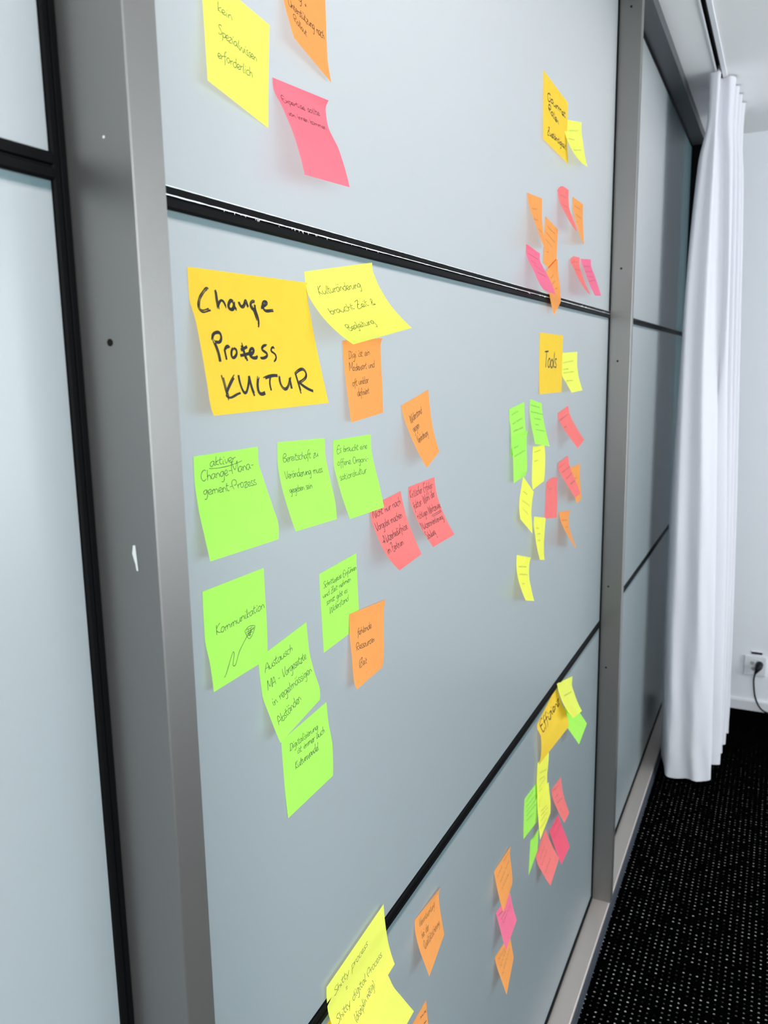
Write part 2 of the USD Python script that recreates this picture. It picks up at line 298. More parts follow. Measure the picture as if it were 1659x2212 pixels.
# ---------------------------------------------------------------- curtain rail and curtain
RAIL = thing('curtain_rail', 'slim white curtain rail with a dark slot let into the ceiling', 'curtain rail', (.1405, 0, ZC))
obj('channel', join(box(SLOT0, SLOT0 + .0012, YN, 3.30, ZC, ZC + .028), box(SLOT1 - .0012, SLOT1, YN, 3.30, ZC, ZC + .028), box(SLOT0 + .0012, SLOT1 - .0012, YN, 3.30, ZC + .026, ZC + .028)), 'rail_dark', RAIL)
obj('lip', box(SLOT0 - .004, SLOT0 + .001, YN, 3.30, ZC - .003, ZC, .0008), 'white_enamel', RAIL)
obj('lip', box(SLOT1 - .001, SLOT1 + .012, YN, 3.30, ZC - .004, ZC, .0012), 'white_enamel', RAIL)
lev = {
 .03: '45,2970 50,2860 75,2740 93,2685 130,2695 165,2688 200,2703 224,2730 170,2765 110,2795 235,2835 200,2870 120,2880 140,2900 241,2930 200,2965 120,2975 140,2990 247,3020 200,3055 120,3065 140,3080 252,3110 200,3150 130,3190',
 .80: '38,2970 42,2860 58,2745 84,2688 118,2698 155,2690 180,2712 200,2738 180,2765 150,2780 222,2812 190,2855 130,2868 150,2890 229,2910 190,2950 130,2960 150,2978 234,2998 190,3040 130,3050 150,3068 240,3090 190,3138 135,3178',
 1.5: '60,2950 62,2850 68,2750 80,2700 105,2702 137,2694 150,2730 166,2760 180,2766 191,2756 199,2775 170,2830 140,2850 170,2870 208,2875 170,2930 140,2940 170,2960 215,2965 170,3020 140,3030 170,3050 220,3060 170,3120 140,3160',
 1.98: '82,2900 84,2830 90,2755 103,2705 120,2702 140,2695 143,2732 150,2760 165,2764 176,2754 186,2772 170,2816 146,2836 166,2858 192,2866 172,2912 146,2928 166,2948 198,2956 172,3002 146,3018 166,3038 203,3054 170,3108 145,3148',
 2.10: '103,2870 106,2806 112,2738 119,2704 131,2697 142,2702 140,2738 139,2758 152,2764 166,2754 179,2771 173,2810 150,2830 161,2851 184,2861 175,2902 150,2921 165,2941 189,2951 175,2992 150,3011 165,3031 194,3051 170,3101 150,3141',
 2.212: '100,2870 104,2806 111,2738 117,2703 132,2695 145,2702 141,2738 139,2758 152,2764 166,2752 181,2771 174,2810 150,2830 161,2851 186,2861 176,2902 150,2921 165,2941 191,2951 176,2992 150,3011 165,3031 196,3051 171,3101 150,3141'}
zl = sorted(lev); pl_ = np.array([[tuple(map(float, q.split(','))) for q in lev[z].split()] for z in zl]) / 1000.0
zz = np.r_[np.linspace(.03, 1.9, 70), np.linspace(1.925, 2.212, 26)]
cp = PchipInterpolator(zl, pl_)(zz)                # rows: plan control points at each height
ii = np.linspace(0, cp.shape[1] - 1, 340)
grid = np.zeros((len(zz), len(ii), 3))
for r, z in enumerate(zz):
    grid[r, :, :2] = CubicSpline(np.arange(cp.shape[1]), cp[r])(ii); grid[r, :, 2] = z
w1 = np.sin(zz[:, None] * 9 + ii[None] * 1.7) * np.sin(ii[None] * 2.9 + zz[:, None] * 3.1) * np.clip(1.2 - zz[:, None], 0, 1) * .0028
w2 = np.sin(zz[:, None] * 31 + ii[None] * 4.1) * np.clip(.5 - zz[:, None], 0, .5) * .003
grid[:, :, 1] += w1 + w2; grid[:, :, 0] += w2 * .5
grid[0, :, 2] -= .006 * np.sin(ii * 1.3) ** 2; grid[0, :, 2] += .004
grid[:, :, 0] = np.maximum(grid[:, :, 0], .030)
def sheet_mesh(g):
    n, m = g.shape[:2]; idx = np.arange(n * m).reshape(n, m)
    f = np.stack([idx[:-1, :-1], idx[:-1, 1:], idx[1:, 1:], idx[1:, :-1]], -1).reshape(-1, 4)
    f = np.vstack([f[:, [0, 1, 2]], f[:, [0, 2, 3]]]); return g.reshape(-1, 3), f
CUR = thing('curtain', 'white cloth curtain drawn together in folds beside the glass partition', 'curtain', (.15, 2.9, 0))
obj('cloth', sheet_mesh(grid[3:81]), 'curtain_cloth', CUR, smooth=True)
obj('hem', sheet_mesh(grid[:4]), 'curtain_cloth', CUR, smooth=True)
obj('heading', sheet_mesh(grid[80:]), 'curtain_cloth', CUR, smooth=True)
for y in (2.70, 2.80, 2.90, 3.0, 3.1): obj('glider', join(box(.137, .144, y - .004, y + .004, ZC - .010, ZC + .012)), 'white_plastic', CUR)

# ---------------------------------------------------------------- socket, plug and the slot above it on the end wall
sx, sz, yw = .3268, .1885, YF
SOC = thing('wall_socket', 'square white triple power socket low on the end wall', 'socket', (sx, yw, sz - .04))
h = .0408
obj('cover_plate', box(sx - h, sx + h, yw - .009, yw, sz - h, sz + h, .0022), 'white_plastic', SOC)
def ring_mesh(c, r0, r1, y0, y1, n=40):
    a = np.arange(n) * 2 * math.pi / n; C, S = np.cos(a), np.sin(a); v = []
    for r, y in ((r0, y0), (r1, y0), (r1, y1), (r0, y1)): v += [(c[0] + r * C[i], y, c[1] + r * S[i]) for i in range(n)]
    f = [(k * n + i, k * n + (i + 1) % n, ((k + 1) % 4) * n + (i + 1) % n, ((k + 1) % 4) * n + i) for k in range(4) for i in range(n)]
    f = np.array(f); return np.array(v), np.vstack([f[:, [0, 2, 1]], f[:, [0, 3, 2]]])
obj('insert', ring_mesh((sx, sz), .0285, .0305, yw - .0105, yw - .0085), 'white_plastic', SOC)
outs = [(sx - .011, sz + .012), (sx - .006, sz - .012), (sx + .015, sz + .006)]
for cx_, cz_ in outs[:2]:
    o = obj('outlet', disc((cx_, yw - .0088, cz_), (0, -1, 0), .0088, .0006, 6), 'grey_recess', SOC)
    for dx, dz in ((-.0048, .002), (.0048, .002), (0, -.003)): obj('pin_hole', disc((cx_ + dx, yw - .0094, cz_ + dz), (0, -1, 0), .0017, .0002, 8), 'screw_dark', o)
CABLE = thing('power_cable', 'black power cable plugged into the wall socket and running down to the floor', 'power cable', (outs[2][0], yw - .02, 0))
px, pz = outs[2]
obj('plug', join(tube([(px + .001, yw - .009, pz + .004), (px + .001, yw - .016, pz + .003), (px, yw - .028, pz), (px - .003, yw - .033, pz - .006), (px - .008, yw - .034, pz - .018), (px - .012, yw - .034, pz - .028)], [.0135, .0142, .0135, .0115, .0075, .0045], 16)), 'black_plastic', CABLE, smooth=50)
pts = np.array([(px - .0115, .034, pz - .026), (.3265, .034, .148), (.3262, .033, .128), (.329, .031, .100), (.334, .029, .070), (.343, .026, .043), (.358, .023, .018), (.385, .022, .0045), (.43, .024, .0042), (.50, .035, .0042), (.60, .05, .0042)])
pts[:, 1] = yw - pts[:, 1]
tt = np.linspace(0, len(pts) - 1, 90)
cpts = CubicSpline(np.arange(len(pts)), pts)(tt); cpts[:, 2] = np.maximum(cpts[:, 2], .0036)
obj('cord', tube(cpts, .0033, 10), 'black_plastic', CABLE, smooth=50)
SLOTT = thing('cable_inlet', 'small white inlet with a black horizontal slot above the socket', 'inlet', (.331, yw, .237))
obj('frame', box(.310, .352, yw - .006, yw, .2455, .2485, .0008), 'white_plastic', SLOTT)
obj('slot', box(.311, .351, yw - .004, yw, .2365, .2455, .0008), 'black_plastic', SLOTT)

# ---------------------------------------------------------------- handwriting: single-stroke letters (tenths of the x-height, baseline 0)
FONT = {
'a': (9, '7,8 4,10 1,8 0,4 2,0 5,2 7,8|7,9 7,3 9,1'), 'b': (8, '1,19 1,8 1,1|1,5 4,9 7,7 6,1 3,0 1,2'), 'c': (7, '6,9 3,10 0,5 2,0 6,1'), 'd': (9, '7,7 4,10 0,5 2,0 6,3|7,19 7,6 8,0'),
'e': (7, '0,4 5,6 5,9 3,10 0,6 1,1 4,0 7,2'), 'f': (6, '6,18 4,19 2,14 2,2 1,-8|0,9 5,10'), 'g': (9, '7,8 4,10 0,6 2,1 5,3 7,9|7,9 7,-2 5,-9 1,-8'), 'h': (8, '1,19 1,8 1,0|1,5 4,9 6,7 7,0'),
'i': (4, '1,9 1,2 3,0|2,13 2,16'), 'k': (7, '1,19 1,8 1,0|6,10 1,4 6,0'), 'l': (4, '2,19 1,8 1,1 3,0'), 'm': (13, '0,9 1,0|1,5 4,9 5,6 5,0|5,5 8,9 10,7 11,0'), 'n': (8, '0,9 1,0|1,5 4,9 6,6 7,0'),
'o': (8, '4,10 1,8 0,3 3,0 6,3 6,8 3,10'), 'p': (8, '0,10 1,0 0,-9|1,7 4,10 7,7 5,1 1,2'), 'r': (6, '0,10 1,0|1,5 3,9 6,9'), 's': (6, '5,9 2,10 1,7 4,4 5,1 2,0 0,1'), 't': (6, '2,16 1,4 3,0 5,1|0,10 5,11'),
'u': (9, '0,9 0,3 3,0 6,4 7,9|7,9 7,3 9,0'), 'v': (7, '0,9 3,0 6,10'), 'w': (12, '0,9 2,0 5,8 8,0 11,10'), 'x': (7, '0,10 6,0|6,10 0,0'), 'y': (8, '0,9 2,2 5,2|7,10 4,0 1,-8'), 'z': (7, '0,9 6,9 0,0 6,0'),
'A': (11, '0,0 5,19 10,0|2,7 8,7'), 'B': (10, '1,0 1,19 6,19 8,15 1,10 8,7 8,2 1,0'), 'C': (11, '9,17 5,19 1,13 1,5 4,0 9,2'), 'D': (11, '2,18 2,1|0,19 5,19 9,15 9,5 6,1 0,0'), 'E': (9, '8,19 1,18 1,0 8,0|1,10 6,10'),
'G': (11, '9,17 5,19 1,12 2,2 7,0 9,7 6,8'), 'K': (10, '1,19 1,0|8,19 1,9 9,0'), 'M': (13, '0,0 1,19 6,6 10,19 12,0'), 'N': (11, '0,0 1,19 8,0 9,19'), 'O': (11, '5,19 1,15 1,4 5,0 9,5 9,15 5,19'),
'P': (9, '1,0 1,19 7,18 7,11 1,9'), 'Q': (11, '5,19 1,15 1,4 5,0 9,5 9,15 5,19|6,4 10,-2'), 'R': (10, '1,0 1,19 7,18 7,11 1,9 8,0'), 'S': (9, '8,17 4,19 1,15 7,7 6,1 0,1'), 'T': (10, '0,18 10,19|5,18 4,0'),
'U': (10, '0,19 0,4 4,0 8,5 8,19|8,6 10,0'), 'V': (10, '0,19 4,0 9,19'), 'W': (14, '0,19 3,0 6,15 9,0 13,19'), 'Z': (10, '0,18 8,19 0,1 9,0|2,10 7,10'),
'ß': (9, '1,-6 1,14 4,19 6,15 3,10 7,6 5,1 2,1'), '-': (8, '1,7 6,7'), '=': (8, '1,8 6,8|1,4 6,4'), '(': (5, '4,19 1,10 3,-3'), ')': (5, '1,19 4,10 1,-3'), ':': (4, '1,8 1,9|1,1 1,2'), ',': (4, '2,1 1,-3'), '.': (4, '1,0 1,1'),
'+': (8, '1,6 7,6|4,10 4,2'), '&': (11, '9,0 2,14 4,19 6,15 0,4 3,0 8,6'), '→': (13, '0,5 11,5|7,9 11,5 7,1'), ' ': (7, '')}
for a, b in (('ä', 'a'), ('ö', 'o'), ('ü', 'u')): FONT[a] = (FONT[b][0], FONT[b][1] + '|2,14 2,17|6,14 6,17')
def smooth_line(p, k=5):
    p = np.asarray(p, float)
    if len(p) < 3: return np.vstack([p[0] + (p[-1] - p[0]) * t for t in np.linspace(0, 1, 4)])
    d = np.r_[0, np.cumsum(np.sqrt(np.hypot(*np.diff(p, axis=0).T)) + 1e-6)]
    return CubicSpline(d, p)(np.linspace(0, d[-1], (len(p) - 1) * k + 1))
def write(text, a, b, xh, R):
    """Strokes (in millimetres on the sheet) of one line of handwriting from a to b."""
    a, b = np.array(a, float), np.array(b, float); L = np.linalg.norm(b - a); t = (b - a) / L; up = np.array([t[1], -t[0]])
    if text == '~':                               # too far away to read: an even scribble
        out, x = [], 0.0
        while x < L - xh * .6:
            wl = min(L - x, xh * R.uniform(1.6, 3.6)); n = max(4, int(wl / xh * 2.3))
            xs = np.linspace(x, x + wl, n); ys = [xh * (.5 + (.45 if i % 2 else -.45) * R.uniform(.5, 1.15)) for i in range(n)]
            out.append(smooth_line([a + t * q + up * s for q, s in zip(xs, ys)], 3)); x += wl + xh * R.uniform(.5, 1.0)
        return out
    adv = sum(FONT[c][0] for c in text); k = L / adv; out, x = [], 0.0; sl = .12 * xh / 10
    for c in text:
        w, s = FONT[c]; dy = R.normal(0, .5); sc = R.uniform(.93, 1.08)
        for st in s.split('|') if s else []:
            p = [tuple(map(float, q.split(','))) for q in st.split()]
            p = [a + t * ((x + px_) * k + sl * py_) + up * (py_ * sc + dy + R.normal(0, .25)) * xh / 10 for px_, py_ in p]
            out.append(smooth_line(p))
        x += w
    return out

# ---------------------------------------------------------------- sticky notes
# number, paper, y and z of the top left corner (m), turn (deg), width (mm), left and right edge as (down, lift) in mm, lines of writing (text, from u v, to u v, x-height mm), drawn strokes
NOTES = json.loads(r'''[
[1,"lemon",0.4825,1.6525,-5.77,81.4,[[0,0.6],[21.3,2.6],[47.2,5.1],[73.1,7.5]],[[0,0.6],[7,0.4],[39.7,0.4],[74.5,0.8]],[["kein",0.206,0.273,0.423,0.249,3.1],["Spezialwissen",0.199,0.481,0.798,0.454,3.2],["erforderlich",0.176,0.709,0.726,0.631,3.2]],[]],
[2,"orange",0.5788,1.7005,0.66,71.3,[[0,0.6],[19.6,1.4],[34,3.8],[47.9,7.6],[61.8,11.8]],[[1.4,2.3],[8.6,0.4],[15.2,0.4],[28.3,0.4],[50.3,0.6],[73.1,3.8]],[["Schulung +",0.01,0.334,0.544,0.383,3.4],["Unterstützung nach",0.113,0.552,0.934,0.557,3.5],["Rollout",0.171,0.704,0.458,0.74,3.6]],[]],
[3,"pink",0.5647,1.6084,4.32,80.6,[[0,0.6],[5.5,0.5],[22.7,7.9],[45,16.7],[71.5,23]],[[1.6,3.9],[8.1,0.4],[18.4,1.2],[41.8,11.2],[72,19.3]],[["Expertise sollte",0.088,0.223,0.85,0.203,2.5],["von innen kommen.",0.069,0.379,0.942,0.346,2.6]],[]],
[4,"gold",0.4521,1.4589,0.88,154.2,[[0,0.6],[18.5,0.4],[35.4,4.6],[73.5,10.4],[94.9,13.2],[99,15]],[[0,0.6],[10.1,0.4],[32.3,3.5],[69.8,10.6],[99.5,17.2]],[],[[[0.135,0.134],[0.123,0.128],[0.1,0.15],[0.074,0.188],[0.056,0.23],[0.048,0.267],[0.057,0.287],[0.083,0.289],[0.127,0.273]],[[0.186,0.132],[0.192,0.188],[0.188,0.265]],[[0.191,0.257],[0.207,0.221],[0.226,0.203],[0.241,0.213],[0.246,0.255]],[[0.314,0.206],[0.295,0.199],[0.277,0.224],[0.272,0.252],[0.29,0.262],[0.315,0.235],[0.318,0.205]],[[0.32,0.208],[0.321,0.243],[0.331,0.258]],[[0.36,0.192],[0.366,0.225],[0.382,0.237],[0.402,0.215],[0.416,0.19],[0.424,0.214],[0.431,0.238]],[[0.49,0.196],[0.465,0.198],[0.453,0.229],[0.466,0.247],[0.49,0.225]],[[0.494,0.195],[0.486,0.266],[0.489,0.323],[0.472,0.38]],[[0.459,0.225],[0.472,0.278],[0.477,0.334]],[[0.536,0.234],[0.577,0.214],[0.598,0.19],[0.577,0.18],[0.555,0.207],[0.557,0.244],[0.586,0.257],[0.642,0.249]],[[0.119,0.634],[0.114,0.559],[0.098,0.487]],[[0.09,0.487],[0.102,0.451],[0.128,0.433],[0.155,0.439],[0.156,0.476],[0.131,0.499],[0.109,0.489]],[[0.167,0.536],[0.169,0.591],[0.171,0.631]],[[0.169,0.559],[0.187,0.533],[0.211,0.536]],[[0.243,0.54],[0.213,0.579],[0.218,0.607],[0.244,0.594],[0.258,0.562],[0.239,0.544]],[[0.302,0.503],[0.314,0.57],[0.326,0.634]],[[0.292,0.551],[0.348,0.527]],[[0.28,0.592],[0.337,0.581],[0.382,0.571]],[[0.351,0.582],[0.389,0.568],[0.396,0.549],[0.374,0.549],[0.359,0.582],[0.375,0.607],[0.421,0.598]],[[0.518,0.523],[0.481,0.529],[0.47,0.548],[0.492,0.566],[0.507,0.589],[0.48,0.612],[0.441,0.608]],[[0.582,0.537],[0.554,0.54],[0.547,0.56],[0.567,0.577],[0.581,0.6],[0.553,0.64]],[[0.114,0.724],[0.124,0.804],[0.138,0.899]],[[0.21,0.736],[0.169,0.786],[0.12,0.867]],[[0.12,0.863],[0.141,0.886],[0.179,0.878],[0.247,0.858]],[[0.239,0.731],[0.244,0.806],[0.264,0.858],[0.285,0.841],[0.307,0.788],[0.319,0.736]],[[0.319,0.74],[0.326,0.816],[0.34,0.886]],[[0.395,0.749],[0.376,0.814],[0.378,0.864],[0.453,0.857]],[[0.436,0.767],[0.491,0.751],[0.561,0.749]],[[0.497,0.753],[0.479,0.809],[0.486,0.875]],[[0.581,0.755],[0.582,0.827],[0.61,0.852],[0.646,0.819],[0.674,0.759]],[[0.668,0.773],[0.67,0.856]],[[0.729,0.737],[0.74,0.812],[0.748,0.9]],[[0.717,0.751],[0.772,0.714],[0.824,0.716],[0.833,0.756],[0.788,0.797],[0.742,0.817]],[[0.748,0.81],[0.816,0.865],[0.887,0.895]]]],
[5,"lemon",0.6023,1.4698,9.14,127.6,[[0,0.6],[8.4,0.4],[16.1,1.3],[32.4,9.7],[45.3,20.6],[60.8,39.8]],[[0,0.6],[6,0.4],[13.6,2.4],[36.6,13.8],[51.5,25.6],[63,37.3]],[["Kulturänderung",0.129,0.272,0.731,0.284,3.8],["braucht Zeit &",0.117,0.532,0.801,0.535,3.7],["Begleitung",0.153,0.796,0.563,0.786,3.7]],[]],
[6,"orange",0.6653,1.4155,1.29,78.5,[[0,0.6],[16.1,1],[40.6,2.9],[59.8,4.9],[74.3,6.6]],[[-2.1,2.8],[5.9,0.4],[23.6,0.7],[47.4,1.4],[71.4,1.5]],[["Digi ist ein",0.122,0.232,0.684,0.206,3.5],["Modewort und",0.122,0.38,0.804,0.375,3.5],["oft unklar",0.159,0.569,0.6,0.56,3.5],["definiert",0.262,0.705,0.595,0.696,3.5]],[]],
[7,"orange",0.7915,1.3511,10.91,75.2,[[0,0.6],[9.1,1.4],[31.5,7.5],[53,15.9],[68.4,23.9]],[[0,0.6],[16.5,0.7],[45.9,2.6],[72.9,8.2]],[["Widerstand",0.172,0.309,0.658,0.281,4.2],["gegen",0.154,0.464,0.431,0.449,4.2],["Veränderung",0.17,0.641,0.7,0.641,4.3]],[]],
[8,"green",0.4473,1.3322,-0.25,77.1,[[-0,0.6],[14.3,0.4],[35.4,2.4],[55.4,6.5],[73.2,10.4]],[[-0,0.6],[9.7,0.6],[24.8,4.9],[45.5,12.2],[62,17.2],[71.7,16.5]],[["aktiver",0.228,0.118,0.619,0.112,3.4],["Change-Mana-",0.084,0.251,0.916,0.212,3.8],["gement-Prozess",0.093,0.383,0.87,0.386,3.4]],[[[0.214,0.137],[0.332,0.147],[0.525,0.143],[0.723,0.116]]]],
[9,"green",0.5523,1.3329,-2.24,75.6,[[0,0.6],[13.6,0.4],[30.8,2.9],[52.3,9.3],[71.4,16.6]],[[-0,0.6],[12.3,1],[34.4,5.4],[61.2,11.5],[71.6,12.3]],[["Bereitschaft zu",0.105,0.222,0.839,0.213,3.4],["Veränderung muss",0.094,0.41,0.874,0.405,3.4],["gegeben sein",0.117,0.578,0.588,0.566,2.9]],[]],
[10,"green",0.6431,1.3266,-0.21,75.2,[[0,0.6],[18.6,0.4],[39.6,5],[55.8,10.1],[71,16.2]],[[0,0.6],[12.3,0.8],[29.9,4],[51,9.5],[72.2,14.1]],[["Es braucht eine",0.084,0.162,0.885,0.18,3.4],["offene Organi-",0.085,0.326,0.888,0.349,3.3],["sationskultur",0.062,0.509,0.762,0.491,3.3]],[]],
[11,"coral",0.7125,1.2542,4.56,74.7,[[0,0.6],[9.1,1.4],[30.8,8.1],[48.6,17],[62.9,30.4]],[[0,0.6],[12.1,2.5],[33.6,7.8],[53.1,15.3],[69,22]],[["Nicht nur nach",0.06,0.176,0.932,0.185,4.3],["Vorgabe machen",0.04,0.363,0.87,0.37,4.3],["→Nutzerbedürfnisse",0.053,0.562,0.916,0.56,4],["im Zentrum",0.063,0.723,0.615,0.726,4.1]],[]],
[12,"coral",0.8076,1.2617,1.12,74.4,[[-0,0.6],[7,0.4],[24.6,5],[45.9,15.3],[65.4,28.8]],[[0,0.6],[14.8,2.2],[35.8,8.7],[54.6,17.6],[67.3,25.3]],[["Kritischer Erfolgs-",0.036,0.185,0.928,0.149,4.4],["faktor: Wahl der",0.054,0.364,0.914,0.295,4.4],["richtigen Werkzeuge",0.053,0.528,0.986,0.5,4.1],["Nutzerorientierung,",0.024,0.694,0.939,0.692,4.1],["Schulung",0.01,0.856,0.376,0.847,4.2]],[[[0.535,0.557],[0.725,0.555],[0.95,0.546]],[[0.54,0.579],[0.722,0.579],[0.961,0.567]]]],
[13,"green",0.4487,1.2357,-0.25,76.9,[[0,0.6],[13,0.4],[33.6,0.5],[55.1,4.2],[74.4,6.1]],[[0,0.6],[18.8,0.8],[46.5,1.5],[67.7,1.2],[75.3,1.1]],[["Kommunikation",0.166,0.487,0.976,0.427,3.7]],[[[0.185,0.919],[0.284,0.824],[0.382,0.719],[0.38,0.77],[0.351,0.855],[0.389,0.861],[0.457,0.774],[0.544,0.698],[0.642,0.632],[0.709,0.6],[0.767,0.577]],[[0.604,0.579],[0.644,0.558],[0.682,0.547],[0.741,0.554],[0.781,0.569],[0.772,0.596],[0.741,0.633],[0.672,0.674],[0.63,0.629],[0.604,0.579]],[[0.641,0.572],[0.738,0.571]],[[0.625,0.594],[0.755,0.591]],[[0.638,0.613],[0.731,0.615]],[[0.654,0.636],[0.704,0.633]],[[0.666,0.565],[0.672,0.642]],[[0.715,0.565],[0.681,0.652]]]],
[14,"green",0.5125,1.1643,6.45,74.8,[[0,0.6],[9.4,0.4],[30.2,0.5],[51.9,5.9],[73.4,13]],[[0,0.6],[23.6,0.5],[47.5,3.8],[64.7,7.8],[74.5,6.8]],[["Austausch",0.096,0.214,0.662,0.209,4],["MA - Vorgesetzte",0.112,0.434,0.917,0.418,4],["in regelmässigen",0.114,0.617,0.956,0.61,3.7],["Abständen",0.086,0.837,0.6,0.787,3.6]],[]],
[15,"green",0.5405,1.0821,3.65,76.9,[[0,0.6],[11.2,0.4],[40.1,0.4],[73.4,1.4]],[[-0,0.6],[18.9,1.2],[44.1,4],[63.1,3.5],[75.7,2.4]],[["Digitalisierung",0.147,0.21,0.763,0.24,3.4],["ist immer auch",0.294,0.33,0.889,0.353,3.4],["Kulturwandel",0.223,0.49,0.714,0.485,3.6]],[]],
[16,"green",0.6113,1.21,3.25,71.1,[[0,0.6],[10.7,0.4],[39.9,0.4],[75.1,0.4]],[[-0,0.6],[21.2,0.4],[49.9,0.4],[74.4,0.4]],[["Schrittweise Einführen",0.085,0.203,0.986,0.214,3],["und Zeit nehmen",0.064,0.324,0.812,0.321,2.9],["sonst gibt es",0.137,0.432,0.703,0.439,3],["Widerstand",0.206,0.556,0.721,0.557,3.2]],[]],
[17,"orange",0.6652,1.1576,-5.51,77.1,[[0,0.6],[18,1.5],[42.3,4.7],[66.6,7.9],[72.7,10.8]],[[-1.7,2.5],[8.6,0.8],[30.8,1],[48.6,2],[70.5,1]],[["fehlende",0.208,0.337,0.613,0.323,3.6],["Ressourcen",0.154,0.522,0.695,0.541,3.6],["(Zeit",0.18,0.76,0.429,0.758,3.5]],[]],
[18,"gold",1.3305,1.8378,-1.77,159.3,[[-0,0.6],[48.2,1.6],[100.9,2.9]],[[0,0.6],[24.5,0.8],[63.7,1.4],[100.4,4.3]],[["Gourmet",0.151,0.348,0.913,0.286,5.7],["Rollen",0.2,0.495,0.615,0.531,5.3],["Zuständigkeit",0.166,0.847,0.931,0.795,5.1]],[]],
[19,"lemon",1.4647,1.8001,11.59,133.7,[[0,0.6],[16.4,1],[39.9,8.6],[60.1,19.6],[72.7,30]],[[0,0.6],[12.4,0.4],[37.1,3],[57.9,6.1],[76.5,10.2]],[["~",0.204,0.23,0.799,0.211,2.9],["~",0.107,0.396,0.472,0.421,2.2],["~",0.122,0.661,0.748,0.635,2.3]],[]],
[20,"orange",1.2513,1.6448,3.98,84.6,[[0,0.6],[11.7,2],[28.7,6.7],[47.1,13.8],[63.2,19.7],[77.1,25.1]],[[0,0.6],[10.4,0.4],[30.4,0.4],[50.8,2.5],[76.2,8.2]],[["~",0.157,0.289,0.552,0.268,2.6],["~",0.01,0.506,0.529,0.482,2.6],["~",0.136,0.685,0.669,0.703,2]],[]],
[21,"orange",1.3563,1.6271,-6.54,84.4,[[0,0.6],[22.8,0.4],[45,0.4],[73.5,0.7]],[[0,0.6],[11.6,0.4],[33.8,0.4],[52.2,0.4],[78.6,1.6]],[["~",0.213,0.177,0.764,0.165,2.2],["~",0.12,0.323,0.829,0.347,2.2],["~",0.116,0.475,0.604,0.495,2.2],["~",0.242,0.705,0.358,0.677,1.5]],[]],
[22,"orange",1.3567,1.5419,20.28,79.8,[[0,3.6],[17.2,4.7],[44.5,6.6],[74.3,11.1]],[[0,3.6],[19.1,2.3],[46,3.7],[66.5,4.1],[76.1,3.1]],[["~",0.279,0.26,0.511,0.256,2.3],["~",0.279,0.399,0.658,0.42,2.3],["~",0.271,0.537,0.713,0.595,2.3]],[]],
[23,"hotpink",1.2495,1.5714,-4.04,78.7,[[-0,0.6],[10.5,0.4],[25.8,5.7],[42.4,14.7],[59,22.5],[69.7,30.1]],[[0,0.6],[7.9,0.6],[22.9,7.5],[39.2,16.9],[53,23.7],[65.3,28.2]],[["~",0.147,0.172,0.854,0.175,2.2],["~",0.19,0.314,0.468,0.338,2.2],["~",0.276,0.406,0.79,0.485,2.2],["~",0.224,0.579,0.811,0.619,2.2]],[]],
[24,"coral",1.4312,1.6924,1.44,78.9,[[-0,0.6],[9.3,0.4],[29.7,4],[49.3,13.5],[66.4,23],[79.8,32.5]],[[0,0.6],[11.6,0.4],[28.9,1.8],[47.9,8.4],[64.3,14.9],[71,16.4]],[["~",0.208,0.201,0.71,0.227,2.1],["~",0.23,0.403,0.88,0.46,2.3]],[]],
[25,"orange",1.5405,1.6884,0.41,86.2,[[0,0.6],[18.2,1.7],[41.4,6.5],[62.2,13.3],[81.7,20.1]],[[-0,0.6],[19,0.4],[40.3,1.6],[61.8,3.1],[73.3,3.9]],[["~",0.123,0.182,0.745,0.182,2.3],["~",0.194,0.358,0.844,0.393,2.4],["~",0.113,0.52,0.317,0.519,1.5]],[]],
[26,"coral",1.5237,1.5858,3,84.6,[[0,0.6],[6.8,1.4],[26.3,10.1],[41.7,17.3],[55.8,25.9],[70,37.3]],[[0,0.6],[10.6,0.4],[29.5,5.4],[49.9,12.4],[63.2,19.2],[69.1,21.9]],[["~",0.077,0.155,0.758,0.148,2.5],["~",0.114,0.348,0.871,0.355,2.5]],[]],
[27,"hotpink",1.6183,1.5892,5.19,90.8,[[0,0.6],[7.2,2.1],[24.8,8.9],[49.8,18],[69.1,27.7]],[[0,0.6],[9,0.7],[30.5,7.8],[49,14.2],[71.4,21.4]],[["~",0.057,0.213,0.792,0.209,2.7],["~",0.01,0.363,0.837,0.349,2.7],["~",0.01,0.478,0.773,0.513,2.7],["~",0.048,0.624,0.869,0.577,2.7]],[]],
[28,"gold",1.3349,1.4433,-0.16,156.6,[[0,0.6],[50.9,0.4],[99.6,1.8]],[[0,0.6],[29.5,0.4],[68.8,0.4],[100.6,0.4]],[["Tools",0.197,0.554,0.727,0.565,13.4]],[]],
[29,"lemon",1.4892,1.4122,1.46,118.7,[[-0,0.6],[20.1,0.4],[36.9,0.4],[56.1,9.8],[71.2,18.5]],[[-0,0.6],[18.4,0.4],[41.4,2.7],[58.2,6.9],[73.6,12]],[["~",0.051,0.253,0.713,0.233,2.5],["~",0.056,0.41,0.392,0.414,2.5],["~",0.057,0.5,0.726,0.502,2.6],["~",0.095,0.705,0.513,0.716,2.5]],[]],
[30,"green",1.1729,1.3277,5.09,78,[[0,0.6],[14.9,0.6],[27.9,2.4],[42.9,2.7],[70.8,1.7]],[[0,0.6],[14.1,0.8],[41.5,2],[56.4,3],[72.4,3.3]],[["~",0.149,0.164,0.611,0.15,2.9],["~",0.145,0.362,0.807,0.339,3],["~",0.162,0.521,0.813,0.543,3]],[]],
[31,"green",1.1804,1.2881,-0.23,83.7,[[0,2],[16.5,3.2],[38.5,5.1],[54,5.8],[71.7,6.5]],[[-1.1,3.6],[10.1,1.3],[31.3,1.9],[59.4,2.9],[70.4,0.4]],[["~",0.107,0.116,0.844,0.082,3],["~",0.119,0.3,0.917,0.252,3],["~",0.103,0.467,0.877,0.438,3]],[]],
